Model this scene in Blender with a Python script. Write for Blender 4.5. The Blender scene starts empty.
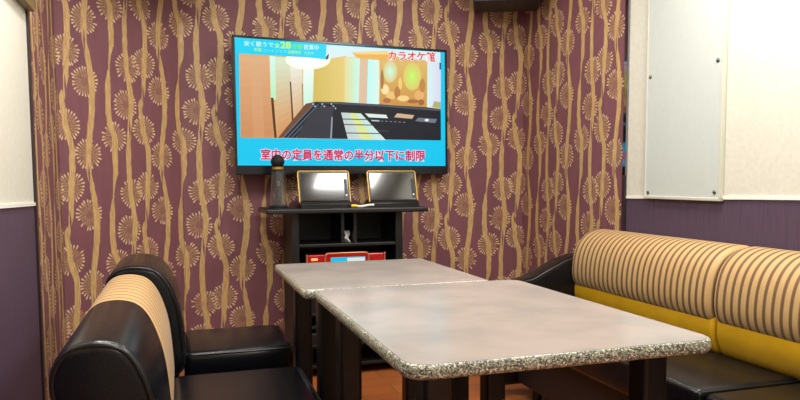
import bpy, bmesh, math, random
from mathutils import Vector, Matrix
random.seed(7)
sc = bpy.context.scene
COL = sc.collection
PI = math.pi

# ------------------------------------------------------------------ materials
def srgb(r, g, b):
    f = lambda c: (c / 255 / 12.92) if c / 255 <= 0.04045 else ((c / 255 + 0.055) / 1.055) ** 2.4
    return (f(r), f(g), f(b), 1.0)

class NT:
    def __init__(self, name):
        self.m = bpy.data.materials.new(name); self.m.use_nodes = True
        self.t = self.m.node_tree; self.b = self.t.nodes['Principled BSDF']
    def n(self, kind, **kw):
        x = self.t.nodes.new(kind)
        for k, v in kw.items(): setattr(x, k, v)
        return x
    def l(self, a, b): self.t.links.new(a, b)

def mat(name, col, rough=0.5, metal=0.0, noise=0.0, scale=20.0, stretch=(1, 1, 1), bump=0.0, bscale=200.0,
        emit=0.0, spec=0.5, trans=0.0, col2=None, coat=0.0):
    k = NT(name); b = k.b
    b.inputs['Base Color'].default_value = col
    b.inputs['Roughness'].default_value = rough
    b.inputs['Metallic'].default_value = metal
    b.inputs['Specular IOR Level'].default_value = spec
    b.inputs['Transmission Weight'].default_value = trans
    b.inputs['Coat Weight'].default_value = coat
    if emit:
        b.inputs['Emission Color'].default_value = col
        b.inputs['Emission Strength'].default_value = emit
        b.inputs['Base Color'].default_value = (0.01, 0.01, 0.01, 1)
    if noise or bump:
        tc = k.n('ShaderNodeTexCoord'); mp = k.n('ShaderNodeMapping'); mp.inputs['Scale'].default_value = stretch
        k.l(tc.outputs['Object'], mp.inputs['Vector'])
    if noise:
        nz = k.n('ShaderNodeTexNoise'); nz.inputs['Scale'].default_value = scale; nz.inputs['Detail'].default_value = 4
        k.l(mp.outputs[0], nz.inputs['Vector'])
        mx = k.n('ShaderNodeMix', data_type='RGBA')
        c2 = col2 or tuple(c * (1 - noise) for c in col[:3]) + (1,)
        mx.inputs['A'].default_value = c2; mx.inputs['B'].default_value = col
        rp = k.n('ShaderNodeMapRange'); rp.inputs['From Min'].default_value = .35; rp.inputs['From Max'].default_value = .65
        k.l(nz.outputs['Fac'], rp.inputs['Value']); k.l(rp.outputs[0], mx.inputs['Factor'])
        k.l(mx.outputs['Result'], b.inputs['Base Color'])
    if bump:
        n2 = k.n('ShaderNodeTexNoise'); n2.inputs['Scale'].default_value = bscale; n2.inputs['Detail'].default_value = 3
        k.l(mp.outputs[0], n2.inputs['Vector'])
        bp = k.n('ShaderNodeBump'); bp.inputs['Strength'].default_value = bump; bp.inputs['Distance'].default_value = .004
        k.l(n2.outputs['Fac'], bp.inputs['Height']); k.l(bp.outputs[0], b.inputs['Normal'])
    return k.m

def stripe_mat(name, period, duty, light, dark):
    """woven stripes: bands of constant local Y"""
    k = NT(name); b = k.b; b.inputs['Roughness'].default_value = .55; b.inputs['Sheen Weight'].default_value = .1
    tc = k.n('ShaderNodeTexCoord'); sp = k.n('ShaderNodeSeparateXYZ'); k.l(tc.outputs['Object'], sp.inputs[0])
    dv = k.n('ShaderNodeMath', operation='DIVIDE'); dv.inputs[1].default_value = period; k.l(sp.outputs['Y'], dv.inputs[0])
    fr = k.n('ShaderNodeMath', operation='FRACT'); k.l(dv.outputs[0], fr.inputs[0])
    pp = k.n('ShaderNodeMath', operation='PINGPONG'); pp.inputs[1].default_value = .5; k.l(fr.outputs[0], pp.inputs[0])
    mr = k.n('ShaderNodeMapRange'); mr.inputs['From Min'].default_value = duty / 2 - .05; mr.inputs['From Max'].default_value = duty / 2 + .05
    k.l(pp.outputs[0], mr.inputs['Value'])
    nz = k.n('ShaderNodeTexNoise'); nz.inputs['Scale'].default_value = 350; k.l(tc.outputs['Object'], nz.inputs['Vector'])
    mx = k.n('ShaderNodeMix', data_type='RGBA'); mx.inputs['A'].default_value = dark; mx.inputs['B'].default_value = light
    k.l(mr.outputs[0], mx.inputs['Factor'])
    m2 = k.n('ShaderNodeMix', data_type='RGBA', blend_type='MULTIPLY'); m2.inputs['Factor'].default_value = .25
    k.l(mx.outputs['Result'], m2.inputs['A']); k.l(nz.outputs['Color'], m2.inputs['B'])
    k.l(m2.outputs['Result'], b.inputs['Base Color'])
    return k.m

def speckle_mat(name):
    k = NT(name); b = k.b; b.inputs['Roughness'].default_value = .3
    tc = k.n('ShaderNodeTexCoord')
    v = k.n('ShaderNodeTexVoronoi'); v.inputs['Scale'].default_value = 330; k.l(tc.outputs['Object'], v.inputs['Vector'])
    s = k.n('ShaderNodeSeparateColor'); k.l(v.outputs['Color'], s.inputs[0])
    r = k.n('ShaderNodeValToRGB'); e = r.color_ramp.elements
    e[0].position = 0; e[0].color = srgb(74, 76, 66); e[1].position = .95; e[1].color = srgb(236, 234, 218)
    for p, c in ((.34, srgb(92, 94, 82)), (.4, srgb(128, 130, 112)), (.75, srgb(176, 176, 156))):
        x = e.new(p); x.color = c
    k.l(s.outputs[0], r.inputs[0]); k.l(r.outputs[0], b.inputs['Base Color'])
    return k.m

def plank_mat(name):
    k = NT(name); b = k.b; b.inputs['Roughness'].default_value = .35
    tc = k.n('ShaderNodeTexCoord')
    br = k.n('ShaderNodeTexBrick'); br.inputs['Scale'].default_value = 1.0
    br.inputs['Brick Width'].default_value = 1.0; br.inputs['Row Height'].default_value = .14; br.inputs['Mortar Size'].default_value = .002
    br.inputs['Color1'].default_value = srgb(196, 116, 60); br.inputs['Color2'].default_value = srgb(178, 100, 52); br.inputs['Mortar'].default_value = srgb(70, 38, 22)
    k.l(tc.outputs['Object'], br.inputs['Vector'])
    mp = k.n('ShaderNodeMapping'); mp.inputs['Scale'].default_value = (3, 60, 1); k.l(tc.outputs['Object'], mp.inputs[0])
    nz = k.n('ShaderNodeTexNoise'); nz.inputs['Scale'].default_value = 2; nz.inputs['Detail'].default_value = 5; k.l(mp.outputs[0], nz.inputs[0])
    mx = k.n('ShaderNodeMix', data_type='RGBA', blend_type='MULTIPLY'); mx.inputs['Factor'].default_value = .35
    k.l(br.outputs['Color'], mx.inputs['A']); k.l(nz.outputs['Color'], mx.inputs['B']); k.l(mx.outputs['Result'], b.inputs['Base Color'])
    return k.m

M = {}
M['plum'] = mat('wallpaper_plum', srgb(126, 78, 87), .62, noise=.12, scale=25, stretch=(1, 1, .3), bump=.12, bscale=500)
M['stem'] = mat('wallpaper_stem', srgb(214, 182, 122), .5, noise=.3, scale=16, stretch=(18, 18, 1.3), col2=srgb(176, 138, 92))
M['petal'] = mat('wallpaper_petal', srgb(224, 192, 150), .5, noise=.15, scale=30)
M['heart'] = mat('wallpaper_heart', srgb(146, 102, 90), .55, noise=.2, scale=120)
M['petal2'] = mat('wallpaper_inner_petal', srgb(176, 136, 104), .55, noise=.2, scale=120)
M['cream'] = mat('wall_cream', srgb(214, 212, 198), .6, noise=.07, scale=55, bump=.15, bscale=60)
M['dado'] = mat('wall_dado_purple', srgb(86, 68, 88), .55, noise=.22, scale=9, stretch=(12, 12, .8), bump=.1, bscale=300)
M['white_trim'] = mat('white_trim', srgb(240, 238, 228), .4)
M['olive'] = mat('olive_trim', srgb(118, 104, 66), .35)
M['dark_trim'] = mat('dark_trim', srgb(46, 34, 38), .35)
M['mirror'] = mat('gloss_strip', srgb(150, 150, 160), .06, metal=1.0)
M['ceiling'] = mat('ceiling_white', srgb(226, 220, 204), .8, noise=.05, scale=60)
M['floor'] = plank_mat('wood_floor')
M['board'] = mat('cover_panel', srgb(196, 203, 198), .42, noise=.03, scale=40)
M['board_edge'] = mat('cover_panel_edge', srgb(200, 200, 186), .4)
M['screw'] = mat('screw_metal', srgb(120, 120, 116), .3, metal=.9)
M['lam'] = mat('table_laminate', srgb(168, 158, 150), .2, noise=.2, scale=6, col2=srgb(152, 145, 139), spec=.5)
M['speck'] = speckle_mat('speckled_edge')
M['leg'] = mat('table_leg_black', srgb(17, 17, 20), .38)
M['leather'] = mat('black_leather', srgb(11, 13, 18), .26, spec=.4, bump=.12, bscale=260, noise=.1, scale=40)
M['pipe'] = mat('black_piping', srgb(20, 20, 22), .3)
M['base'] = mat('sofa_base_black', srgb(22, 20, 22), .5)
M['yellow'] = mat('mustard_leather', srgb(210, 162, 28), .3, noise=.1, scale=12, bump=.1, bscale=220)
M['stripe'] = stripe_mat('striped_fabric', .035, .38, srgb(206, 168, 110), srgb(118, 86, 54))
M['stripe2'] = stripe_mat('striped_fabric_broad', .055, .26, srgb(210, 170, 114), srgb(140, 102, 58))
M['rack'] = mat('rack_black', srgb(16, 15, 17), .42, noise=.1, scale=30)
M['rack_in'] = mat('rack_inner', srgb(13, 12, 14), .55)
M['tvb'] = mat('tv_bezel', srgb(16, 18, 26), .22)
M['gold'] = mat('gold_trim', srgb(196, 160, 78), .35, metal=.7)
M['tabb'] = mat('tablet_body', srgb(18, 19, 22), .35)
M['glass'] = mat('tablet_glass', srgb(14, 18, 24), .1, spec=.9, coat=.5)
M['button'] = mat('white_button', srgb(235, 235, 230), .4)
M['red'] = mat('red_plastic', srgb(176, 24, 22), .25, coat=.4)
M['dkred'] = mat('dark_red_plastic', srgb(110, 10, 16), .25)
M['goldred'] = mat('copper_trim', srgb(220, 130, 90), .3, metal=.5)
M['yel'] = mat('yellow_plastic', srgb(226, 200, 40), .4)
M['white'] = mat('white_plastic', srgb(232, 230, 224), .5)
M['clear'] = mat('clear_plastic', srgb(236, 238, 240), .08, trans=.97)
M['clear'].node_tree.nodes['Principled BSDF'].inputs['IOR'].default_value = 1.35
M['grille'] = mat('mic_grille', srgb(26, 26, 30), .4, metal=.4, bump=.6, bscale=500)
M['cloth'] = mat('speaker_cloth', srgb(20, 20, 24), .8)
EM = {}
def em(r, g, b, s=1.0):
    key = (r, g, b, s)
    if key not in EM: EM[key] = mat('screen_colour', srgb(r, g, b), .3, emit=s, spec=.15)
    return EM[key]

# ------------------------------------------------------------------ object helpers
def link(name, me, parent=None, label=None, cat=None, group=None, kind=None, loc=None):
    o = bpy.data.objects.new(name, me); COL.objects.link(o)
    if parent: o.parent = parent
    if loc: o.location = loc
    return tag(o, label, cat, group, kind)
def tag(o, label=None, cat=None, group=None, kind=None):
    if label: o['label'] = label
    if cat: o['category'] = cat
    if group: o['group'] = group
    if kind: o['kind'] = kind
    return o
def thing(name, label, cat, loc=(0, 0, 0), rotz=0, group=None):
    o = bpy.data.objects.new(name, None); COL.objects.link(o); o.empty_display_size = .05
    o.location = loc; o.rotation_euler = (0, 0, rotz)
    return tag(o, label, cat, group)

class MB:
    """collects shapes; build() links them as ONE mesh object"""
    def __init__(self): self.bm = bmesh.new()
    def _mi(self, faces, mi):
        for f in faces: f.material_index = mi
    def box(self, x0, x1, y0, y1, z0, z1, bev=0.0, seg=2, mi=0):
        t = bmesh.new(); bmesh.ops.create_cube(t, size=1)
        for v in t.verts: v.co = Vector(((x0 + x1) / 2 + v.co.x * (x1 - x0), (y0 + y1) / 2 + v.co.y * (y1 - y0), (z0 + z1) / 2 + v.co.z * (z1 - z0)))
        if bev: bmesh.ops.bevel(t, geom=t.edges[:], offset=bev, segments=seg, profile=.5, affect='EDGES')
        self.add(t, mi); return self
    def add(self, t, mi=0, mtx=None):
        if mtx is not None: t.transform(mtx)
        for f in t.faces: f.material_index = mi
        me = bpy.data.meshes.new('tmp'); t.to_mesh(me); t.free(); self.bm.from_mesh(me); bpy.data.meshes.remove(me)
    def prism(self, pts, axis, a, b, mi=0, bev=0.0, seg=3):
        """polygon pts (u,v) extruded along axis from a to b. axis 'Y': (u,v)=(x,z); 'Z': (x,y); 'X': (y,z)"""
        t = bmesh.new()
        def co(u, v, w): return {'Y': (u, w, v), 'Z': (u, v, w), 'X': (w, u, v)}[axis]
        A = [t.verts.new(co(u, v, a)) for u, v in pts]; B = [t.verts.new(co(u, v, b)) for u, v in pts]
        n = len(pts)
        fa = t.faces.new(A); fb = t.faces.new(B[::-1])
        for i in range(n): t.faces.new((A[i], B[i], B[(i + 1) % n], A[(i + 1) % n]))
        bmesh.ops.recalc_face_normals(t, faces=t.faces[:])
        if bev: bmesh.ops.bevel(t, geom=list(set(fa.edges[:] + fb.edges[:])), offset=bev, segments=seg, profile=.5, affect='EDGES')
        self.add(t, mi); return self
    def cyl(self, p0, p1, r0, r1=None, n=20, mi=0):
        r1 = r0 if r1 is None else r1
        p0, p1 = Vector(p0), Vector(p1); d = p1 - p0
        t = bmesh.new(); bmesh.ops.create_cone(t, cap_ends=True, segments=n, radius1=r0, radius2=r1, depth=d.length)
        q = Vector((0, 0, 1)).rotation_difference(d.normalized()).to_matrix().to_4x4()
        self.add(t, mi, Matrix.Translation((p0 + p1) / 2) @ q); return self
    def lathe(self, prof, c=(0, 0, 0), n=28, mi=0, cap=True):
        t = bmesh.new(); rings = []
        for r, z in prof: rings.append([t.verts.new((c[0] + r * math.cos(2 * PI * i / n), c[1] + r * math.sin(2 * PI * i / n), c[2] + z)) for i in range(n)])
        for a, b in zip(rings, rings[1:]):
            for i in range(n): t.faces.new((a[i], a[(i + 1) % n], b[(i + 1) % n], b[i]))
        if cap:
            t.faces.new(rings[0][::-1]); t.faces.new(rings[-1])
        self.add(t, mi); return self
    def loft(self, prof, ys, mi=0):
        """prof: closed (x,z) polygon; ys: list of (y, inset)"""
        t = bmesh.new(); n = len(prof); rings = []
        for y, ins in ys:
            ring = offset_poly(prof, ins)
            rings.append([t.verts.new((u, y, v)) for u, v in ring])
        for a, b in zip(rings, rings[1:]):
            for i in range(n): t.faces.new((a[i], a[(i + 1) % n], b[(i + 1) % n], b[i]))
        t.faces.new(rings[0][::-1]); t.faces.new(rings[-1])
        bmesh.ops.recalc_face_normals(t, faces=t.faces[:])
        self.add(t, mi); return self
    def tube(self, pts, r, n=8, mi=0, closed=False):
        pts = [Vector(p) for p in pts]; t = bmesh.new(); rings = []; m = len(pts)
        for i, p in enumerate(pts):
            a = pts[(i - 1) % m] if (closed or i) else p; b = pts[(i + 1) % m] if (closed or i < m - 1) else p
            d = (b - a).normalized(); s = d.cross(Vector((.123, .31, .94))).normalized(); u = s.cross(d)
            rings.append([t.verts.new(p + r * (math.cos(2 * PI * j / n) * s + math.sin(2 * PI * j / n) * u)) for j in range(n)])
        for i in range(m if closed else m - 1):
            a, b = rings[i], rings[(i + 1) % m]
            for j in range(n): t.faces.new((a[j], a[(j + 1) % n], b[(j + 1) % n], b[j]))
        if not closed: t.faces.new(rings[0][::-1]); t.faces.new(rings[-1])
        bmesh.ops.recalc_face_normals(t, faces=t.faces[:])
        self.add(t, mi); return self
    def build(self, name, mats, parent=None, smooth=None, **kw):
        me = bpy.data.meshes.new(name); self.bm.to_mesh(me); self.bm.free()
        for m in (mats if isinstance(mats, (list, tuple)) else [mats]): me.materials.append(m)
        if smooth:
            for p in me.polygons: p.use_smooth = True
            me.set_sharp_from_angle(angle=math.radians(smooth))
        return link(name, me, parent, **kw)

def offset_poly(p, d):
    if d == 0: return list(p)
    n = len(p); out = []
    area = sum(p[i][0] * p[(i + 1) % n][1] - p[(i + 1) % n][0] * p[i][1] for i in range(n))
    s = 1 if area > 0 else -1
    for i in range(n):
        a, b, c = Vector(p[i - 1]), Vector(p[i]), Vector(p[(i + 1) % n])
        e = (c - a).normalized(); nrm = Vector((-e.y, e.x)) * s
        out.append(tuple(b + nrm * d))
    return out
def smooth_poly(p, it=3):
    for _ in range(it):
        q = []
        for i in range(len(p)):
            a, b = p[i], p[(i + 1) % len(p)]
            q += [(a[0] * .75 + b[0] * .25, a[1] * .75 + b[1] * .25), (a[0] * .25 + b[0] * .75, a[1] * .25 + b[1] * .75)]
        p = q
    return p
def end_round(y0, y1, r, n=5):
    a = [(y0 + r * (1 - math.cos(PI / 2 * i / n)), r * (1 - math.sin(PI / 2 * i / n))) for i in range(n + 1)]
    b = [(y1 - (y - y0), ins) for y, ins in a][::-1]
    return a + b
def rrect(x0, x1, y0, y1, r, n=6, corners=(1, 1, 1, 1)):
    out = []
    for k, (cx, cy, a0) in enumerate(((x1 - r, y1 - r, 0), (x0 + r, y1 - r, 90), (x0 + r, y0 + r, 180), (x1 - r, y0 + r, 270))):
        for i in range(n + 1):
            a = math.radians(a0 + 90 * i / n); out.append((cx + r * math.cos(a), cy + r * math.sin(a)))
    return out

# ------------------------------------------------------------------ the room
H_CEIL = 2.32
XL, XR, YB, YF = -.51, 2.066, 3.98, -1.3
FX, CY = .02, 3.482            # chamfered back left corner: from (XL, CY) to (FX, YB)
YW_R, YW_L = 2.92, 2.87        # where the wallpaper begins on the side walls
ZL, ZR = .965, .957            # top of the purple dado where it meets the wallpaper
def dado(z, y, y0): return z + .019 * (y0 - y)   # the dado line is not quite level
ZW = .962

# wallpaper, repeated every WU along the wall and VZ up it
WU, VZ, U0 = .4525, .62, .225
STEMS = {
 'A': [(1.46, -.030, .005), (1.43, -.034, .026), (1.30, -.018, .034), (1.20, .012, .034), (1.10, .010, .034), (1.02, 0, .034), (.90, -.006, .028), (.82, -.018, .014), (.77, -.024, .003)],
 'B': [(1.79, .100, .034), (1.70, .099, .028), (1.655, .111, .028), (1.56, .127, .034), (1.49, .134, .036), (1.38, .129, .036), (1.24, .107, .034), (1.17, .100, .034)],
 'C': [(1.60, .240, .003), (1.575, .232, .014), (1.51, .225, .034), (1.39, .221, .036), (1.318, .229, .036), (1.261, .254, .036), (1.16, .254, .036), (1.08, .253, .030), (1.033, .242, .016), (.96, .233, .004)],
 'D': [(1.606, .340, .030), (1.522, .355, .032), (1.448, .364, .034), (1.35, .353, .030), (1.28, .344, .024), (1.20, .336, .032), (1.077, .336, .032), (.986, .342, .030)],
}
FLOWERS = [(1.02, 0), (1.303, -.012), (1.795, .100), (1.510, .094), (1.261, .252), (1.606, .347), (1.423, .328)]
SPLITS = [('B', 1.70), ('D', 1.30), ('A', .86)]

def pattern(bm, P, u0, u1, z0, z1):
    """adds stems and flower heads between u0..u1, z0..z1; P(u, z, h) gives the wall point lifted by h"""
    def poly(pts, mi, h):
        n = len(pts)
        if all(p[0] < u0 or p[0] > u1 for p in pts): return
        pts = [(min(max(u, u0), u1), min(max(z, z0), z1)) for u, z in pts]
        if max(p[1] for p in pts) - min(p[1] for p in pts) < 1e-5 or max(p[0] for p in pts) - min(p[0] for p in pts) < 1e-5: return
        f = bm.faces.new([bm.verts.new(P(u, z, h)) for u, z in pts]); f.material_index = mi
    k0, k1 = int(math.floor((u0 - U0) / WU)) - 1, int(math.ceil((u1 - U0) / WU)) + 1
    j0, j1 = int(math.floor((z0 - 1.8) / VZ)) - 1, int(math.ceil((z1 - .8) / VZ)) + 1
    for k in range(k0, k1 + 1):
        uo = U0 + k * WU
        rnd = random.Random(k * 13 + 5)
        for j in range(j0, j1 + 1):
            zo = j * VZ
            for s in STEMS.values():
                # resample the stem, slightly ragged edges
                ss = []
                for (za, ua, wa), (zb, ub, wb) in zip(s, s[1:]):
                    for i in range(4):
                        t = i / 4; tt = t * t * (3 - 2 * t) * .5 + t * .5
                        ss.append((za + (zb - za) * t, ua + (ub - ua) * tt, wa + (wb - wa) * t))
                ss.append(s[-1])
                L = [(uo + u - w / 2 * (.82 + .25 * rnd.random()), zo + z) for z, u, w in ss]
                R = [(uo + u + w / 2 * (.82 + .25 * rnd.random()), zo + z) for z, u, w in ss]
                for i in range(len(ss) - 1): poly([L[i], L[i + 1], R[i + 1], R[i]], 1, .0008)
            for key, zc in SPLITS:      # a dark sliver where a stem divides in two strands
                s = STEMS[key]
                for (za, ua, wa), (zb, ub, wb) in zip(s, s[1:]):
                    if zb <= zc <= za: uc = ua + (ub - ua) * (za - zc) / (za - zb)
                poly([(uo + uc, zo + zc + .06), (uo + uc - .004, zo + zc), (uo + uc + .002, zo + zc - .07), (uo + uc + .006, zo + zc)], 0, .001)
            for fz, fu in FLOWERS:
                z, u = fz + zo, fu + uo
                if not (z0 - .08 < z < z1 + .08 and u0 - .08 < u < u1 + .08): continue
                h = .0005
                poly([(u + .056 * math.cos(a * PI / 10) * (.92 + .16 * rnd.random()), z + .056 * math.sin(a * PI / 10) * (.92 + .16 * rnd.random())) for a in range(20)], 3, .0003)
                for ring, (cnt, ra, rb, w, mi) in enumerate(((25, .050, .0745, .0092, 2), (21, .033, .054, .0085, 4), (15, .016, .037, .007, 4))):
                    ph = rnd.random() * 6
                    for i in range(cnt):
                        if rnd.random() < .06: continue
                        a = ph + 2 * PI * (i + .3 * (rnd.random() - .5)) / cnt
                        e = rb * (.92 + .14 * rnd.random()); ca, sa = math.cos(a), math.sin(a)
                        pt = [(ra, 0), (ra + (e - ra) * .6, w * .5), (ra + (e - ra) * .88, w * .42), (e, 0), (ra + (e - ra) * .88, -w * .42), (ra + (e - ra) * .6, -w * .5)]
                        poly([(u + ca * q - sa * r, z + sa * q + ca * r) for q, r in pt], mi, h - ring * .00005)

def quad(bm, pts, mi):
    f = bm.faces.new([bm.verts.new(p) for p in pts]); f.material_index = mi
def wall(name, P, ua, ub, z0, z1, extra=(), mats=None):
    """a wall with thickness; wallpaper on ua..ub, extra: (u0,u1,z0,z1,mat index)"""
    bm = bmesh.new()
    def slab(u0, u1, a, b, mi):
        a0, a1 = a if isinstance(a, tuple) else (a, a)
        b0, b1 = b if isinstance(b, tuple) else (b, b)
        for f in (((u0, a0, 0), (u1, a1, 0), (u1, b1, 0), (u0, b0, 0)),
                  ((u0, a0, -.08), (u0, b0, -.08), (u1, b1, -.08), (u1, a1, -.08)),
                  ((u0, a0, 0), (u0, b0, 0), (u0, b0, -.08), (u0, a0, -.08)), ((u1, a1, 0), (u1, a1, -.08), (u1, b1, -.08), (u1, b1, 0)),
                  ((u0, a0, 0), (u0, a0, -.08), (u1, a1, -.08), (u1, a1, 0)), ((u0, b0, 0), (u1, b1, 0), (u1, b1, -.08), (u0, b0, -.08))):
            quad(bm, [P(*q) for q in f], mi)
    if ub > ua:
        slab(ua, ub, z0, z1, 0)
        pattern(bm, P, ua + .001, ub - .001, z0, z1)
    for e in extra: slab(*e)
    me = bpy.data.meshes.new(name); bm.to_mesh(me); bm.free()
    for m in (M['plum'], M['stem'], M['petal'], M['heart'], M['petal2'], M['cream'], M['dado']): me.materials.append(m)
    return link(name, me, kind='structure')

wall('wall_back', lambda u, z, h: (u, YB - h, z), FX, XR, 0, H_CEIL)
cl = math.hypot(FX - XL, YB - CY); cdx, cdy = (FX - XL) / cl, (YB - CY) / cl
UC = FX - cl
wall('wall_back_left', lambda u, z, h: (FX + (u - FX) * .965 * cdx + h * cdy, YB + (u - FX) * .965 * cdy - h * cdx, z), FX - cl / .965, FX, 0, H_CEIL)
# left wall: u runs from UC towards the viewer with decreasing y
Lp = lambda u, z, h: (XL + h, CY + (u - UC), z)
uE, uF = UC - (CY - YW_L), UC - (CY - YF)
wall('wall_left', Lp, uE, UC, 0, H_CEIL, extra=((uF, uE, (dado(ZL, YF, YW_L), ZL), H_CEIL, 5), (uF, uE, 0, (dado(ZL, YF, YW_L), ZL), 6)))
Rp = lambda u, z, h: (XR - h, YB - (u - XR), z)
uE2, uF2 = XR + YB - YW_R, XR + YB - YF
wall('wall_right', Rp, XR, uE2, 0, H_CEIL, extra=((uE2, uF2, (ZR, dado(ZR, YF, YW_R)), H_CEIL, 5), (uE2, uF2, 0, (ZR, dado(ZR, YF, YW_R)), 6)))
MB().box(XL - .08, XR + .08, YF - .08, YF, 0, H_CEIL).build('wall_front', M['cream'], kind='structure')
MB().box(XL - .08, XR + .08, YF - .08, YB + .08, -.06, 0).build('floor', M['floor'], kind='structure')
MB().box(XL - .08, XR + .08, YF - .08, YB + .08, H_CEIL, H_CEIL + .06).build('ceiling', M['ceiling'], kind='structure')
# trims
t_n = [0]
def trim(m, *b, bev=.002):
    t_n[0] += 1
    MB().box(*b, bev=bev).build('trim_%d' % t_n[0], m, kind='structure')
for xa, xb, z_, y_ in ((XR - .006, XR + .001, ZR, YW_R - .022), (XL - .001, XL + .006, ZL, YW_L - .02)):
    t_n[0] += 1
    zf = dado(z_, YF, y_)
    MB().prism([(YF, zf - .006), (y_, z_ - .006), (y_, z_ + .006), (YF, zf + .006)], 'X', xa, xb).build('trim_%d' % t_n[0], M['white_trim'], kind='structure')
trim(M['mirror'], XR - .012, XR + .001, YW_R - .022, YW_R + .004, ZW + .10, H_CEIL)
trim(M['dark_trim'], XR - .012, XR + .001, YW_R - .018, YW_R + .004, 0, ZW + .10)
trim(M['dark_trim'], XL - .001, XL + .008, YW_L - .02, YW_L + .008, 0, 1.66)
trim(M['olive'], XL - .001, XL + .03, YF, YW_L - .01, 1.66, 1.70)

# ------------------------------------------------------------------ cover panel on the right wall
pn = thing('cover_panel', 'tall pale grey flat cover panel screwed to the right wall above the purple dado', 'panel', (XR, 2.505, .965))
bz = lambda m: m
MB().box(-.016, -.001, -.232, .232, 0, 1.3, bev=.003).build('panel_sheet', M['board'], pn)
MB().box(-.022, -.002, -.240, -.230, -.004, 1.3, bev=.002).box(-.020, -.002, .230, .238, -.004, 1.3, bev=.002).box(-.022, -.002, -.240, .238, -.010, .004, bev=.003).build('panel_frame', M['board_edge'], pn)
for y, z in ((.212, .018), (-.205, .026), (.212, .540), (-.205, .548)):
    MB().lathe([(.009, 0), (.009, .002), (.006, .005), (.001, .006)], n=16).build('screw', M['screw'], pn, smooth=40)
    s = pn.children[-1] if False else bpy.data.objects[[o.name for o in COL.objects][-1]]
    s.rotation_euler = (0, -PI / 2, 0); s.location = (-.0155, y, z)

# ------------------------------------------------------------------ television
TW, TH = 1.246, .732
tv = thing('television', 'large flat wall television with a lit screen showing a cyan bordered karaoke notice', 'television', (.9075, 3.8627, 1.4425), .079)
tv.rotation_euler = (-.0176, 0, .079)
hx, hz = TW / 2, TH / 2
b = MB().box(-hx, hx, .002, .045, -hz, hz, bev=.004)
b.box(-.35, .35, .045, .075, -.25, .2, bev=.01)
b.build('housing', M['tvb'], tv)
fr = MB()
fr.box(-hx, -hx + .012, -.006, .004, -hz, hz, bev=.002).box(hx - .012, hx, -.006, .004, -hz, hz, bev=.002)
fr.box(-hx, hx, -.006, .004, hz - .014, hz, bev=.002).box(-hx, hx, -.008, .004, -hz, -hz + .050, bev=.003)
fr.build('bezel', M['tvb'], tv)
MB().box(-.15, .15, .07, .10, -.15, .15).build('wall_bracket', M['tvb'], tv)

# picture on the screen: flat shapes in photo units measured on the set's face, mapped to the face
PXC = [(234.1, 35.5), (445.2, 50.2), (447.0, 176.0), (238.2, 174.4)]
def homography():
    src = PXC; dst = [(-hx, hz), (hx, hz), (hx, -hz), (-hx, -hz)]
    A = []
    for (x, y), (u, v) in zip(src, dst):
        A.append([x, y, 1, 0, 0, 0, -u * x, -u * y, u]); A.append([0, 0, 0, x, y, 1, -v * x, -v * y, v])
    n = 8
    for i in range(n):
        p = max(range(i, n), key=lambda r: abs(A[r][i])); A[i], A[p] = A[p], A[i]
        for r in range(n):
            if r != i:
                f = A[r][i] / A[i][i]
                for c in range(i, n + 1): A[r][c] -= f * A[i][c]
    return [A[i][n] / A[i][i] for i in range(n)]
HM = homography()
def sp(x, y):
    w = HM[6] * x + HM[7] * y + 1
    return ((HM[0] * x + HM[1] * y + HM[2]) / w, (HM[3] * x + HM[4] * y + HM[5]) / w)
class Pic:
    def __init__(self): self.bm = bmesh.new(); self.mats = []; self.layer = 0
    def idx(self, m):
        if m not in self.mats: self.mats.append(m)
        return self.mats.index(m)
    def poly(self, pts, m):
        self.layer += 1
        y = .001 - self.layer * .00004
        vs = []
        for x, yy in pts:
            u, v = sp(x, yy); vs.append(self.bm.verts.new((max(min(u, hx - .011), -hx + .011), y, max(min(v, hz - .013), -hz + .048))))
        f = self.bm.faces.new(vs); f.material_index = self.idx(m)
        f.normal_update()
        if f.normal.y > 0: f.normal_flip()
    def grad(self, pts, ca, cb, n=10, s=1.0, vertical=False):
        """quad (tl,tr,br,bl) in n bands from colour ca to cb: the picture's own shading"""
        tl, tr, br, bl = pts
        lerp = lambda a, b, t: tuple(p + (q - p) * t for p, q in zip(a, b))
        for i in range(n):
            a, b = i / n, (i + 1) / n
            col = tuple(int(v) for v in lerp(ca, cb, (i + .5) / n))
            if vertical: self.poly([lerp(tl, bl, a), lerp(tr, br, a), lerp(tr, br, b), lerp(tl, bl, b)], em(*col, s))
            else: self.poly([lerp(tl, tr, a), lerp(tl, tr, b), lerp(bl, br, b), lerp(bl, br, a)], em(*col, s))
    def blob(self, cx, cy, rx, ry, c, s=1.0, soft=None, n=4):
        for i in range(n if soft else 1):
            t = 1 - i / n if soft else 1
            col = tuple(int(soft[j] + (c[j] - soft[j]) * (i + 1) / n) for j in range(3)) if soft else c
            self.poly([(cx + rx * t * math.cos(a * PI / 9), cy + ry * t * math.sin(a * PI / 9)) for a in range(18)], em(*col, s))
S = 1.0
p = Pic()
CY_ = (0, 200, 240)
p.poly([(235, 37), (445, 51), (447, 170), (238, 170)], em(*CY_, S))
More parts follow.
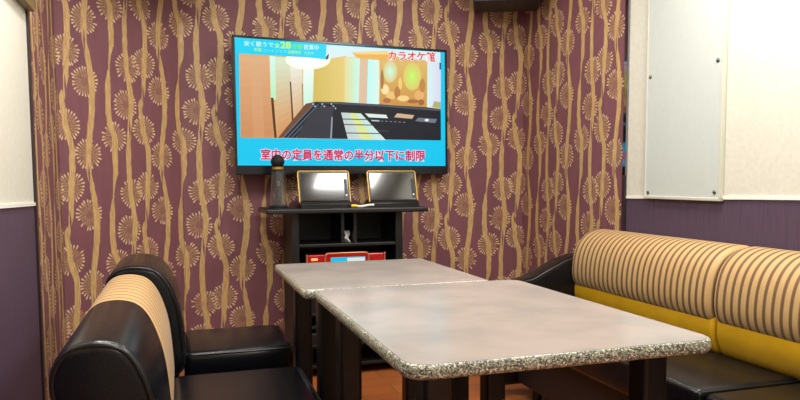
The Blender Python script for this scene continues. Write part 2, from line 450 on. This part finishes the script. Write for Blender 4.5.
# photo of a room: walls
p.poly([(241, 40), (439.5, 53), (440, 141.5), (243, 137.5)], em(222, 180, 116, S))
p.poly([(324, 45), (439, 52.5), (439, 62), (398, 58), (345, 57), (324, 60)], em(214, 240, 244, S))
p.grad([(241, 53), (271, 56), (275, 138), (243, 137.5)], (226, 176, 128), (206, 142, 92), 10, S, True)
p.grad([(252, 54), (262, 55), (266, 138), (255, 137.5)], (222, 176, 132), (212, 152, 104), 8, S, True)
p.grad([(270.5, 56), (276, 57), (277, 100), (272, 100)], (214, 250, 238), (190, 240, 190), 6, S, True)
p.grad([(276, 57), (290, 58), (294, 128), (278, 138)], (216, 236, 206), (216, 150, 96), 12, S, True)
p.grad([(290, 58), (302, 59), (304, 114), (294, 126)], (240, 246, 236), (216, 172, 120), 10, S, True)
p.grad([(303, 59), (314, 60), (313, 102), (304, 112)], (248, 255, 250), (204, 244, 220), 8, S, True)
p.poly([(272, 98), (274.5, 98), (278, 138), (275.5, 138)], em(88, 50, 30, S))
p.poly([(290.3, 82), (291.6, 82), (294.6, 125), (292.8, 126)], em(96, 62, 42, S))
p.poly([(302, 84), (303, 84), (304, 112), (303, 113)], em(170, 130, 92, S))
p.poly([(306, 104), (316, 102), (290, 133), (283, 138), (279, 138)], em(112, 72, 46, S))
p.grad([(313.5, 62), (346, 56), (346, 105), (314.5, 102)], (214, 188, 92), (232, 206, 124), 8, S)
p.blob(308, 60, 22, 10, (255, 255, 255), 1.4, (238, 230, 196), 9)
p.grad([(344, 57), (359, 58), (359, 105), (344, 105)], (232, 220, 150), (196, 250, 244), 6, S)
p.poly([(359, 58), (367, 58), (366, 105), (358, 105)], em(224, 192, 160, S))
p.grad([(367, 58), (379, 59), (378, 105), (366, 105)], (190, 250, 246), (226, 246, 232), 5, S)
p.poly([(351, 52.5), (384, 51), (400, 59), (378, 60.5), (356, 58.5)], em(238, 180, 84, S))
p.poly([(351, 52.5), (384, 51), (398, 55), (356, 54.5)], em(246, 214, 140, S))
# a framed gilt relief, only its tones
p.grad([(378, 60), (426, 63), (425, 108), (379, 105)], (226, 188, 108), (206, 150, 74), 10, S, True)
p.blob(389, 72, 7, 11, (206, 250, 226), S, (226, 200, 130), 5)
p.blob(411, 77, 9, 14, (196, 248, 110), S, (230, 200, 110), 6)
for bx, by, rx, ry, c in ((384, 90, 4, 5, (250, 226, 166)), (390, 96, 5, 4, (238, 196, 120)), (386, 101, 4, 2.5, (176, 112, 60)), (396, 93, 3, 6, (188, 126, 66)), (402, 99, 6, 3, (246, 214, 140)),
                          (418, 96, 5, 5, (232, 180, 110)), (421, 86, 3, 7, (196, 136, 76)), (412, 102, 6, 2, (172, 108, 56)), (420, 103, 3, 3, (158, 104, 70)), (381, 80, 1.6, 10, (176, 120, 66)), (399, 84, 2, 6, (240, 206, 120))):
    p.blob(bx, by, rx, ry, c, S)
p.grad([(426, 62), (439.4, 62), (439.6, 109), (426, 108)], (214, 246, 246), (226, 216, 240), 5, S)
p.poly([(433, 102), (439.4, 103), (439.6, 109), (431, 108)], em(176, 176, 120, S))
p.poly([(438, 63), (439.6, 63), (439.6, 70), (438, 70)], em(40, 74, 110, S))
# dark table and seats in the picture
p.poly([(316, 102), (340, 102.5), (379, 105), (425, 108), (439.6, 110), (440, 141.6), (283, 138)], em(26, 28, 38, S))
p.poly([(316, 102), (379, 104.8), (439.6, 110), (439.6, 112), (379, 107), (319, 103.5)], em(74, 82, 94, S))
for i in range(5):
    o = i * 4.2
    p.poly([(283 + o, 138), (284.6 + o, 138), (315 + o * .9, 104 + o * .22), (314 + o * .9, 104 + o * .2)], em(96 - i * 8, 112 - i * 8, 134 - i * 10, S))
for i in range(9):
    p.blob(313 + i * 3 - (i % 3), 104.5 + (i % 3) * 2.2, .8, .8, (176, 196, 224), S)
p.poly([(305, 122), (316, 108), (333, 107), (331, 138.8), (297, 138.3)], em(52, 54, 64, S))
p.poly([(331, 118), (332.4, 117), (331.6, 138.8), (330, 138.8)], em(150, 156, 168, S))
p.grad([(340.5, 113), (360, 114), (385, 141), (347.5, 140)], (200, 210, 210), (206, 238, 226), 6, S)
p.poly([(349, 113.5), (355, 113.7), (372, 140.6), (361, 140.3)], em(222, 232, 150, S))
for yy, a, b_ in ((119, 342, 367), (124.5, 343.4, 372), (133, 345.6, 379)):
    p.poly([(a, yy), (b_, yy + .8), (b_ + .8, yy + 1.8), (a + .2, yy + 1)], em(70, 74, 80, S))
p.poly([(364, 114), (385, 115.5), (387, 119), (368, 118)], em(226, 236, 232, S))
p.poly([(396, 114), (413, 116), (411, 119.6), (393, 118)], em(212, 178, 142, S))
p.poly([(417, 118.6), (436, 120), (434, 124), (414, 122)], em(112, 120, 134, S))
p.blob(425.5, 121, 2, 1.3, (246, 250, 255), S)
p.poly([(370, 120.5), (378, 121), (378.6, 122.2), (371, 121.8)], em(186, 206, 220, S))
for i in range(6): p.blob(381 + i * 4.4, 121.8 + i * .25, 1.3, .4, (128, 140, 158), S)
p.poly([(378, 131), (388, 131.6), (388, 132.4), (378, 132)], em(64, 72, 86, S))
# cyan banner at the top left
p.poly([(325.5, 57), (328, 54), (328, 59), (325, 61)], em(60, 62, 66, S))
p.poly([(235, 37), (325.8, 44.5), (325.5, 60), (308, 58.2), (238, 54)], em(0, 212, 244, S))
me = bpy.data.meshes.new('screen_picture'); p.bm.to_mesh(me); p.bm.free()
for m in p.mats: me.materials.append(m)
scr = link('screen', me, tv, label='lit screen with a picture of a room inside a cyan border')

def text(body, x0, y0, x1, y1, height_px, m, y, name, parent, bold=0.0, squeeze=True):
    """lettering whose baseline runs from photo point (x0,y0) to (x1,y1) on the set's face"""
    c = bpy.data.curves.new('lettering', 'FONT'); c.body = body; c.offset = bold; c.resolution_u = 2
    o = bpy.data.objects.new('lettering', c); COL.objects.link(o)
    bpy.context.view_layer.update()
    me = bpy.data.meshes.new_from_object(o.evaluated_get(bpy.context.evaluated_depsgraph_get()))
    bpy.data.objects.remove(o); bpy.data.curves.remove(c)
    return me
def place_text(body, x0, y0, x1, y1, hpx, m, depth, name, parent, bold=0.0):
    ref = text(body, 0, 0, 0, 0, 0, None, 0, name, None, 0.0)
    xs = [v.co.x for v in ref.vertices]; ys = [v.co.y for v in ref.vertices]
    xa, xb, ya, yb = min(xs), max(xs), min(ys), max(ys)
    me = text(body, 0, 0, 0, 0, 0, None, 0, name, None, bold) if bold else ref
    for v in me.vertices:
        t = (v.co.x - xa) / (xb - xa); s = (v.co.y - ya) / (yb - ya)
        x = x0 + (x1 - x0) * t; yy = y0 + (y1 - y0) * t - hpx * s
        u, w = sp(x, yy); v.co = (u, depth, w)
    me.materials.append(m)
    bm = bmesh.new(); bm.from_mesh(me)
    for f in bm.faces:
        f.normal_update()
        if f.normal.y > 0: f.normal_flip()
    bm.to_mesh(me); bm.free()
    return link(name, me, parent)
msg = '室内の定員を通常の半分以下に制限'
place_text(msg, 262.5, 159.6, 424, 162.2, 10.6, em(250, 226, 240, S), -.0079, 'caption_outline', scr, .07)
place_text(msg, 262.5, 159.6, 424, 162.2, 10.6, em(214, 10, 84, S), -.0083, 'caption', scr, .026)
logo = 'カラオケ館'
place_text(logo, 387, 60.4, 433, 62.0, 9.2, em(255, 240, 236, S), -.0079, 'caption_outline', scr, .075)
place_text(logo, 387, 60.4, 433, 62.0, 9.2, em(226, 16, 56, S), -.0083, 'caption', scr, .020)
W_ = em(214, 255, 255, S); Y_ = em(196, 255, 90, S)
place_text('安く歌うで', 245.5, 46.6, 274, 48.2, 5.0, W_, -.0083, 'banner_text', scr, .01)
place_text('全', 275, 48.4, 280, 48.6, 4.6, Y_, -.0083, 'banner_text', scr, .015)
place_text('28', 281, 48.8, 290.6, 49.4, 6.2, Y_, -.0083, 'banner_text', scr, .03)
place_text('店舗', 291.5, 49.4, 302, 50.0, 5.0, em(120, 240, 90, S), -.0083, 'banner_text', scr, .015)
place_text('営業中', 303.5, 50.0, 318, 50.8, 4.8, W_, -.0083, 'banner_text', scr, .01)
place_text('部屋', 255, 51.9, 262.5, 52.3, 3.6, Y_, -.0083, 'banner_text', scr)
place_text('コンテンツで', 264, 52.4, 287, 53.8, 2.6, em(150, 250, 255, S), -.0083, 'banner_text', scr)
place_text('店舗限定', 288, 54.2, 301, 55.0, 3.6, Y_, -.0083, 'banner_text', scr)
place_text('利用中', 304, 55.2, 313, 55.7, 3.4, em(150, 255, 190, S), -.0083, 'banner_text', scr)

# ------------------------------------------------------------------ rack under the television
RY0, RY1 = 3.60, 3.90
rk = thing('media_rack', 'black open media rack with a wide top shelf under the television', 'rack', (.82, (RY0 + RY1) / 2, 0))
x0, x1 = -.268, .325; y0, y1 = -.15, .15
MB().box(-.408, .455, -.22, .16, .875, .9, bev=.006).build('top_shelf', M['rack'], rk)
MB().box(x0 - .005, x0 + .035, y0, y1, 0, .875, bev=.003).build('side_panel', M['rack'], rk)
MB().box(x1 - .035, x1 + .005, y0, y1, 0, .875, bev=.003).build('side_panel', M['rack'], rk)
bkp = MB().box(x0 + .035, x1 - .035, y1 - .01, y1, .03, .875)
bkp.build('back_panel', M['rack_in'], rk)
for xx in (.0, .068):
    MB().box(xx - .009, xx + .009, y0 + .01, y1 - .01, .712, .875, bev=.002).build('divider', M['rack'], rk)
for zz in (.695, .46, .33, .26, .16, .05):
    MB().box(x0 + .035, x1 - .035, y0 + .005, y1 - .01, zz, zz + .017, bev=.003).build('shelf', M['rack'], rk)
MB().lathe([(.017, 0), (.022, .001), (.022, .004), (.017, .004)], n=24, cap=False).build('cable_grommet', M['leg'], rk, smooth=40)
g = bpy.data.objects['cable_grommet']; g.rotation_euler = (PI / 2, 0, 0); g.location = (-.165, y1 - .010, .80)

# karaoke unit on the rack's shelf
ku = thing('karaoke_machine', 'red karaoke machine with a small cyan display standing in the rack', 'karaoke machine', (.835, RY0 + .13, .477))
MB().box(-.205, .205, -.135, .13, .004, .178, bev=.006).build('body', M['dkred'], ku)
for sx in (-1, 1):
    MB().box(min(sx * .12, sx * .205), max(sx * .12, sx * .205), -.143, -.13, .01, .180, bev=.006).build('side_cover', M['red'], ku)
MB().prism(rrect(-.118, .118, .0, .186, .02), 'Y', -.15, -.13, bev=.003).build('front_panel', M['red'], ku)
MB().tube([(a, -.151, b_) for a, b_ in rrect(-.118, .118, .0, .186, .02)], .005, closed=True).build('front_trim', M['goldred'], ku, smooth=60)
dsp = MB().box(-.088, .098, -.1535, -.149, .02, .164, bev=.001)
dsp.build('display', em(20, 190, 226, 1.0), ku)
MB().box(-.0, .095, -.1545, -.153, .10, .160).build('display_band', em(214, 230, 224, 1.0), bpy.data.objects['display'])
MB().box(-.19, -.155, -.1465, -.14, .150, .163, bev=.003).build('indicator_lamp', em(255, 170, 110, 1.4), ku)
for sx in (-1, 1):
    MB().box(sx * .21 - .004, sx * .21 + .004, -.14, -.12, .004, .182, bev=.002).build('side_trim', M['goldred'], ku)
for sx in (-1, 1):
    for yy in (-.1, .1): MB().cyl((sx * .17, yy, 0), (sx * .17, yy, .006), .012).build('foot', M['leg'], ku)

# small items in the rack's centre cubby
tg = MB()
random.seed(3)
t = bmesh.new(); bmesh.ops.create_grid(t, x_segments=6, y_segments=10, size=.5)
for v in t.verts: v.co = Vector((v.co.x * .026 + .004 * math.sin(v.co.y * 9), .012 * math.sin(v.co.y * 7 + v.co.x * 3) + .004 * random.random(), (v.co.y + .5) * .062))
bmesh.ops.solidify(t, geom=t.faces[:], thickness=.0012)
tg.add(t); tg.build('paper_tag', M['white'], smooth=50, label='small crumpled white paper tag standing in the middle cubby of the rack', cat='tag', loc=(.855, RY0 + .06, .7135))
kb = thing('volume_knob', 'small round black knob on the back of the rack middle cubby', 'knob', (.855, RY1 - .0605, .82))
kb.rotation_euler = (PI / 2, 0, 0)
MB().lathe([(.022, -.05), (.022, .0), (.018, .004), (.001, .004)], n=24).build('knob_base', M['rack'], kb, smooth=40)
MB().lathe([(.014, .003), (.014, .018), (.011, .022), (.001, .022)], n=24).build('knob_cap', M['leg'], kb, smooth=40)

# amplifier units below
for zz, hh, nm, lb in ((.347, .085, 'amplifier', 'black amplifier on the upper bay of the rack behind the table legs'), (.177, .06, 'disc_player', 'black slim disc player low in the rack behind the table legs')):
    a = thing(nm, lb, 'amplifier' if nm == 'amplifier' else 'player', (.82, RY0 + .14, zz))
    MB().box(-.215, .27, -.125, .12, 0, hh, bev=.004).build('case', M['rack_in'], a)
    MB().box(-.215, .27, -.134, -.124, .002, hh - .002, bev=.003).build('faceplate', M['rack'], a)
    MB().cyl((.18, -.134, hh / 2), (.18, -.148, hh / 2), .016).build('dial', M['leg'], a, smooth=40)

# ------------------------------------------------------------------ tablets on stands
def tablet(x, y, z, rot, label):
    t_ = thing('tablet_controller', label, 'tablet', (x, y, z), rot, None)
    st = MB().prism([(-.07, 0), (.08, 0), (.08, .012), (.035, .04), (-.02, .045), (-.06, .03), (-.07, .018)], 'X', -.137, .137, bev=.004)
    st.build('stand', M['tabb'], t_, smooth=30)
    bd = bpy.data.objects.new('screen_body', None)
    W2, HH = .140, .180
    def tilted(mb, name, m, parent, sm=None, **kw):
        o = mb.build(name, m, parent, smooth=sm, **kw); o.rotation_euler = (math.radians(-16), 0, 0); o.location = (0, -.045, .022); return o
    body = tilted(MB().prism(rrect(-W2, W2, 0, HH, .012), 'Y', 0, .02, bev=.003), 'tablet_body', M['tabb'], t_)
    def sub(mb, name, m, sm=None): return mb.build(name, m, body, smooth=sm)
    sub(MB().tube([(a, .002, b_) for a, b_ in rrect(-W2 + .001, W2 - .001, .001, HH - .001, .012)], .0045, closed=True), 'gold_trim', M['gold'], 60)
    sub(MB().box(-W2 + .012, W2 - .012, -.0012, .001, .016, HH - .012, bev=.0006), 'glass_front', M['glass'])
    sub(MB().box(-W2 + .018, W2 - .036, -.0022, .0, .022, HH - .026, bev=.0006), 'display_glass', M['glass'])
    sub(MB().box(W2 - .032, W2 - .014, -.0024, .0, .025, .135, bev=.0006), 'button_strip', M['leg'])
    sub(MB().cyl((W2 - .023, -.0025, .045), (W2 - .023, -.005, .045), .0045, n=14), 'button', M['button'])
    return t_
tablet(.738, 3.70, .9, .04, 'gold-trimmed black tablet on a stand, left one beside the microphone')
tablet(1.118, 3.70, .9, .03, 'gold-trimmed black tablet on a stand at the right end of the rack shelf')

cb = thing('cable', 'short white strip with a yellow tip lying on the shelf between two tablets', 'cable', (.915, 3.60, .9))
MB().tube([(-.015, 0, .007), (.01, -.006, .007), (.04, 0, .012), (.075, .003, .014)], .0065).build('lead', M['white'], cb, smooth=60)
MB().tube([(-.045, .012, .009), (-.03, .006, .01), (-.014, 0, .008)], .0085).build('tip', M['yel'], cb, smooth=60)

# ------------------------------------------------------------------ microphone in a clear holder
mx_, my_ = .494, 3.69
ho = thing('microphone_holder', 'clear plastic tube holder with a dark base on the left end of the rack shelf', 'holder', (mx_, my_, .9))
MB().lathe([(.050, 0), (.050, .010), (.040, .016), (.004, .018)], n=32).build('base', M['tabb'], ho, smooth=40)
MB().lathe([(.044, .014), (.037, .13), (.034, .195), (.0325, .195), (.0355, .13), (.0425, .014)], n=32, cap=False).build('tube', M['clear'], ho, smooth=40)
mc = thing('microphone', 'black handheld microphone standing upright in a clear tube left of the tablets', 'microphone', (mx_, my_, .918))
MB().lathe([(.013, 0), (.016, .004), (.018, .05), (.022, .14), (.024, .185)], n=28).build('handle', M['leg'], mc, smooth=40)
MB().lathe([(.024, .183), (.030, .186), (.030, .196), (.026, .199)], n=28).build('gold_ring', M['gold'], mc, smooth=40)
hd = [(.026, .197)] + [(.036 * math.cos(a), .226 + .036 * math.sin(a)) for a in [math.radians(d) for d in range(-40, 89, 12)]] + [(.002, .262)]
MB().lathe(hd, n=28).build('grille', M['grille'], mc, smooth=50)
MB().box(-.006, .006, -.0235, -.016, .10, .125, bev=.002).build('switch', M['screw'], mc)

# ------------------------------------------------------------------ tables
def table(x0, x1, y0, y1, r, legs, label):
    zt = .70
    t_ = thing('table', label, 'table', ((x0 + x1) / 2, (y0 + y1) / 2, 0))
    a, b_ = (x1 - x0) / 2, (y1 - y0) / 2
    MB().prism(rrect(-a + .004, a - .004, -b_ + .004, b_ - .004, r), 'Z', zt - .030, zt, bev=.0015).build('tabletop', M['lam'], t_)
    # bullnose edge all round
    eb = MB(); t = bmesh.new(); rings = []
    outl = rrect(-a, a, -b_, b_, r)
    prof = [(.010, 0.0), (.003, -.001), (-.001, -.005), (-.002, -.015), (-.001, -.025), (.004, -.030), (.012, -.031)]
    for ins, dz in prof:
        rings.append([t.verts.new((u, v, zt + dz - .0006)) for u, v in offset_poly(outl, ins)])
    n = len(outl)
    for q, w in zip(rings, rings[1:]):
        for i in range(n): t.faces.new((q[i], q[(i + 1) % n], w[(i + 1) % n], w[i]))
    bmesh.ops.recalc_face_normals(t, faces=t.faces[:])
    eb.add(t); eb.build('edge_band', M['speck'], t_, smooth=50)
    MB().box(-a + .09, a - .09, -b_ + .16, b_ - .16, zt - .07, zt - .030).build('under_frame', M['leg'], t_)
    for lx, ly in legs:
        lx -= (x0 + x1) / 2; ly -= (y0 + y1) / 2
        lg = MB().prism(rrect(lx - .034, lx + .034, ly - .034, ly + .034, .012), 'Z', .012, zt - .030).build('leg', M['leg'], t_)
        MB().prism(rrect(lx - .038, lx + .038, ly - .038, ly + .038, .014), 'Z', 0, .014).build('foot_cap', M['leg'], lg)
    return t_
table(.3995, 1.1139, 1.2204, 2.185, .045, [(.50, 1.35), (1.05, 1.38), (.475, 2.03), (.975, 2.08)], 'larger grey laminate table with speckled edge, nearest to the viewer')
table(.369, 1.0157, 2.190, 2.9075, .02, [(.465, 2.30), (.94, 2.30), (.465, 2.80), (.93, 2.80)], 'smaller grey laminate table behind the near one, in front of the rack')

# ------------------------------------------------------------------ left benches
def back_profile(xb, xf, z0, z1, lean=.0):
    """roll-topped back seen from its end: x from wall side xb to seat side xf"""
    w = xf - xb
    raw = [(xb + .03, z0), (xf, z0), (xf - .005, z0 + (z1 - z0) * .35), (xf - .02, z0 + (z1 - z0) * .68), (xf - w * .30, z1 - .02), (xf - w * .6, z1 + .004), (xb + w * .07, z1 - .008), (xb - .018, z1 - .075), (xb + .010, z1 - .17), (xb + .03, z0 + .1)]
    return smooth_poly(raw, 3)
def cushion_seat(mb, x0, x1, y0, y1, z0, z1, r=.03):
    mb.box(x0, x1, y0, y1, z0, z1, bev=r, seg=4); return mb
def piping(pts, r=.006): return MB().tube(pts, r, closed=True, n=8)

def bench(label, y0, y1, seat, backs, loc):
    t_ = thing('bench', label, 'bench', loc)
    X, Y, Z = loc
    sx0, sx1, sy0, sy1, sz = seat
    cushion_seat(MB(), sx0 - X, sx1 - X, sy0 - Y, sy1 - Y, sz - .13, sz, .028).build('seat', M['leather'], t_, smooth=35)
    rr = rrect(sx0 - X + .006, sx1 - X - .006, sy0 - Y + .006, sy1 - Y - .006, .03)
    piping([(a, b_, sz - .012) for a, b_ in rr], .005).build('seat_piping', M['pipe'], t_, smooth=60)
    MB().box(sx0 - X + .0, sx1 - X - .04, sy0 - Y + .02, sy1 - Y - .02, .06, sz - .13, bev=.004).build('base', M['base'], t_)
    for fx in (sx0 - X + .06, sx1 - X - .09):
        for fy in (sy0 - Y + .06, sy1 - Y - .06): MB().cyl((fx, fy, 0), (fx, fy, .062), .02).build('foot', M['leg'], t_)
    for kind, a, b_, xb, xf, zb, zt in backs:
        pr = [(u - X, v) for u, v in back_profile(xb, xf, zb, zt)]
        o = MB().loft(pr, end_round(a - Y, b_ - Y, .022)).build('backrest', M[kind], t_, smooth=40, label='striped tan backrest' if kind == 'stripe2' else 'black leather backrest')
        for yy, ins in ((a - Y + .006, .008), (b_ - Y - .006, .008)):
            piping([(u, yy, v) for u, v in offset_poly(pr, ins)], .0055).build('piping', M['pipe'], o, smooth=60)
    mb = MB()
    for kind, a, b_, xb, xf, zb, zt in backs: mb.box(xb + .04 - X, xf - .03 - X, a - Y + .03, b_ - Y - .03, .06, zb + .02)
    mb.build('back_plinth', M['base'], t_)
    return t_
bench('black bench nearest the viewer on the left with a striped back section', 0, 0, (-.04, .395, 1.35, 2.44, .395),
      [('leather', 1.42, 1.93, -.236, -.03, .34, .745), ('stripe2', 1.96, 2.52, -.245, -.03, .34, .735)], (.1, 1.9, 0))
bench('all black bench beyond the striped one, close to the patterned back wall', 0, 0, (.0, .405, 2.63, 3.06, .42),
      [('leather', 2.56, 3.02, -.245, .01, .34, .755)], (.1, 2.85, 0))

# ------------------------------------------------------------------ sofa along the right wall
sf = thing('sofa', 'long sofa by the right wall, striped bolsters over mustard back pads and black seats', 'sofa', (1.75, 1.9, 0))
SX, SY = 1.75, 1.9
def rel(prof): return [(u - SX, v) for u, v in prof]
SZ = .41
for a, b_ in ((.72, 1.68), (1.70, 2.97)):
    cushion_seat(MB(), 1.475 - SX, 1.99 - SX, a - SY, b_ - SY, SZ - .13, SZ, .024).build('seat', M['leather'], sf, smooth=35)
    rr = rrect(1.481 - SX, 1.98 - SX, a + .006 - SY, b_ - .006 - SY, .03)
    piping([(u, v, SZ - .012) for u, v in rr], .005).build('seat_piping', M['pipe'], sf, smooth=60)
for a, b_ in ((1.02, 2.035), (2.042, 2.985)):
    pad = smooth_poly([(1.875, .38), (2.05, .38), (2.05, .58), (1.90, .58), (1.838, .565), (1.825, .48)], 2)
    MB().loft(rel(pad), end_round(a - SY, b_ - SY, .018)).build('back_pad', M['yellow'], sf, smooth=40, label='mustard yellow back pad')
    bol = smooth_poly([(1.85, .508), (2.045, .505), (2.058, .66), (2.05, .78), (1.975, .808), (1.88, .785), (1.818, .71), (1.805, .568)], 3)
    MB().loft(rel(bol), end_round(a - SY, b_ - SY, .03)).build('bolster', M['stripe'], sf, smooth=40, label='striped tan bolster')
MB().box(1.52 - SX, 2.05 - SX, .74 - SY, 2.96 - SY, .08, SZ - .13, bev=.004).build('base', M['base'], sf)
MB().box(2.02 - SX, 2.06 - SX, .95 - SY, 2.96 - SY, .08, .78).build('back_frame', M['base'], sf)
for fx in (1.58, 2.0):
    for fy in (.85, 1.9, 2.88): MB().cyl((fx - SX, fy - SY, 0), (fx - SX, fy - SY, .082), .022).build('foot', M['leg'], sf)
arm = [(1.40, .06), (2.055, .06), (2.055, .69), (1.93, .685), (1.843, .672), (1.776, .652), (1.694, .614), (1.612, .574), (1.532, .556), (1.452, .552), (1.41, .54), (1.395, .50)]
arm = [(u - SX, v) for u, v in arm]
am = MB().prism(arm, 'Y', 2.975 - SY, 3.09 - SY, bev=.02, seg=4).build('arm_rest', M['leather'], sf, smooth=40, label='swooping black leather end arm')
for yy in (2.979, 3.086):
    MB().tube([(u, yy - SY, v - .008) for u, v in arm[2:]], .006).build('piping', M['pipe'], am, smooth=60)

# ------------------------------------------------------------------ loudspeakers hung high on the back wall
def speaker(x, y, z, rz, label):
    s = thing('loudspeaker', label, 'loudspeaker', (x, y, z), rz)
    MB().box(-.19, .19, -.14, .12, 0, .21, bev=.008).build('cabinet', M['rack'], s)
    MB().box(-.18, .18, -.15, -.138, .012, .188, bev=.004).build('grille', M['cloth'], s)
    MB().box(-.04, .04, .03, .11, .21, H_CEIL - z).build('ceiling_bracket', M['rack'], s)
speaker(1.845, 3.775, 2.045, -.42, 'black loudspeaker hung high in the back right corner above the wallpaper')
speaker(-.08, 3.60, 2.0, .75, 'black loudspeaker hung high over the angled wallpapered corner on the left')

# ------------------------------------------------------------------ light: ceiling lamps of the room, plus added fill and wall-wash lights
def area(name, loc, sx, sy, w, col=(1, .97, .93), rot=(0, 0, 0)):
    l = bpy.data.lights.new(name, 'AREA'); l.shape = 'RECTANGLE'; l.size = sx; l.size_y = sy; l.energy = w; l.color = col
    o = bpy.data.objects.new(name, l); COL.objects.link(o); o.location = loc; o.rotation_euler = rot
    return o
zc = H_CEIL - .012
area('ceiling_area_light', (1.58, 1.85, zc), .5, .6, 30)
area('ceiling_area_light', (.45, 1.7, zc), .3, .6, 16)  # added fill light, balances the main lamp from the other side
area('ceiling_area_light', (-.05, 2.25, zc), .2, .2, 19)
area('ceiling_area_light', (1.35, 3.15, zc), .22, .22, 7)  # added wall washer, throws the corner loudspeaker's shadow down the wall
area('ceiling_area_light', (.45, 3.0, zc), .22, .22, 4)  # added weak wall washer, brightens the upper wallpaper
area('ceiling_area_light', (.8, -.2, zc), .3, .9, 32)

w = bpy.data.worlds.new('World'); sc.world = w; w.use_nodes = True
w.node_tree.nodes['Background'].inputs[0].default_value = (.9, .85, .8, 1); w.node_tree.nodes['Background'].inputs[1].default_value = .02

# ------------------------------------------------------------------ camera
f_px, yaw, pitch, roll, py = 698.6, .3053, .075, -.005, 231.56
cam = bpy.data.cameras.new('camera'); co = bpy.data.objects.new('camera', cam); COL.objects.link(co)
cam.sensor_fit = 'HORIZONTAL'; cam.sensor_width = 36; cam.lens = f_px / 800 * 36; cam.shift_y = (py - 200) / 800; cam.clip_start = .02
right = Vector((math.cos(yaw), -math.sin(yaw), 0)); fwd = Vector((math.sin(yaw), math.cos(yaw), 0)); up = Vector((0, 0, 1))
f2 = fwd * math.cos(pitch) - up * math.sin(pitch); u2 = up * math.cos(pitch) + fwd * math.sin(pitch)
r3 = right * math.cos(roll) + u2 * math.sin(roll); u3 = u2 * math.cos(roll) - right * math.sin(roll)
mt = Matrix((r3, u3, -f2)).transposed().to_4x4(); mt.translation = (0, 0, 1.05)
co.matrix_world = mt
sc.camera = co
sc.view_settings.view_transform = 'Standard'; sc.view_settings.look = 'None'; sc.view_settings.gamma = 1
sc.view_settings.exposure = 0.0; sc.view_settings.use_curve_mapping = False
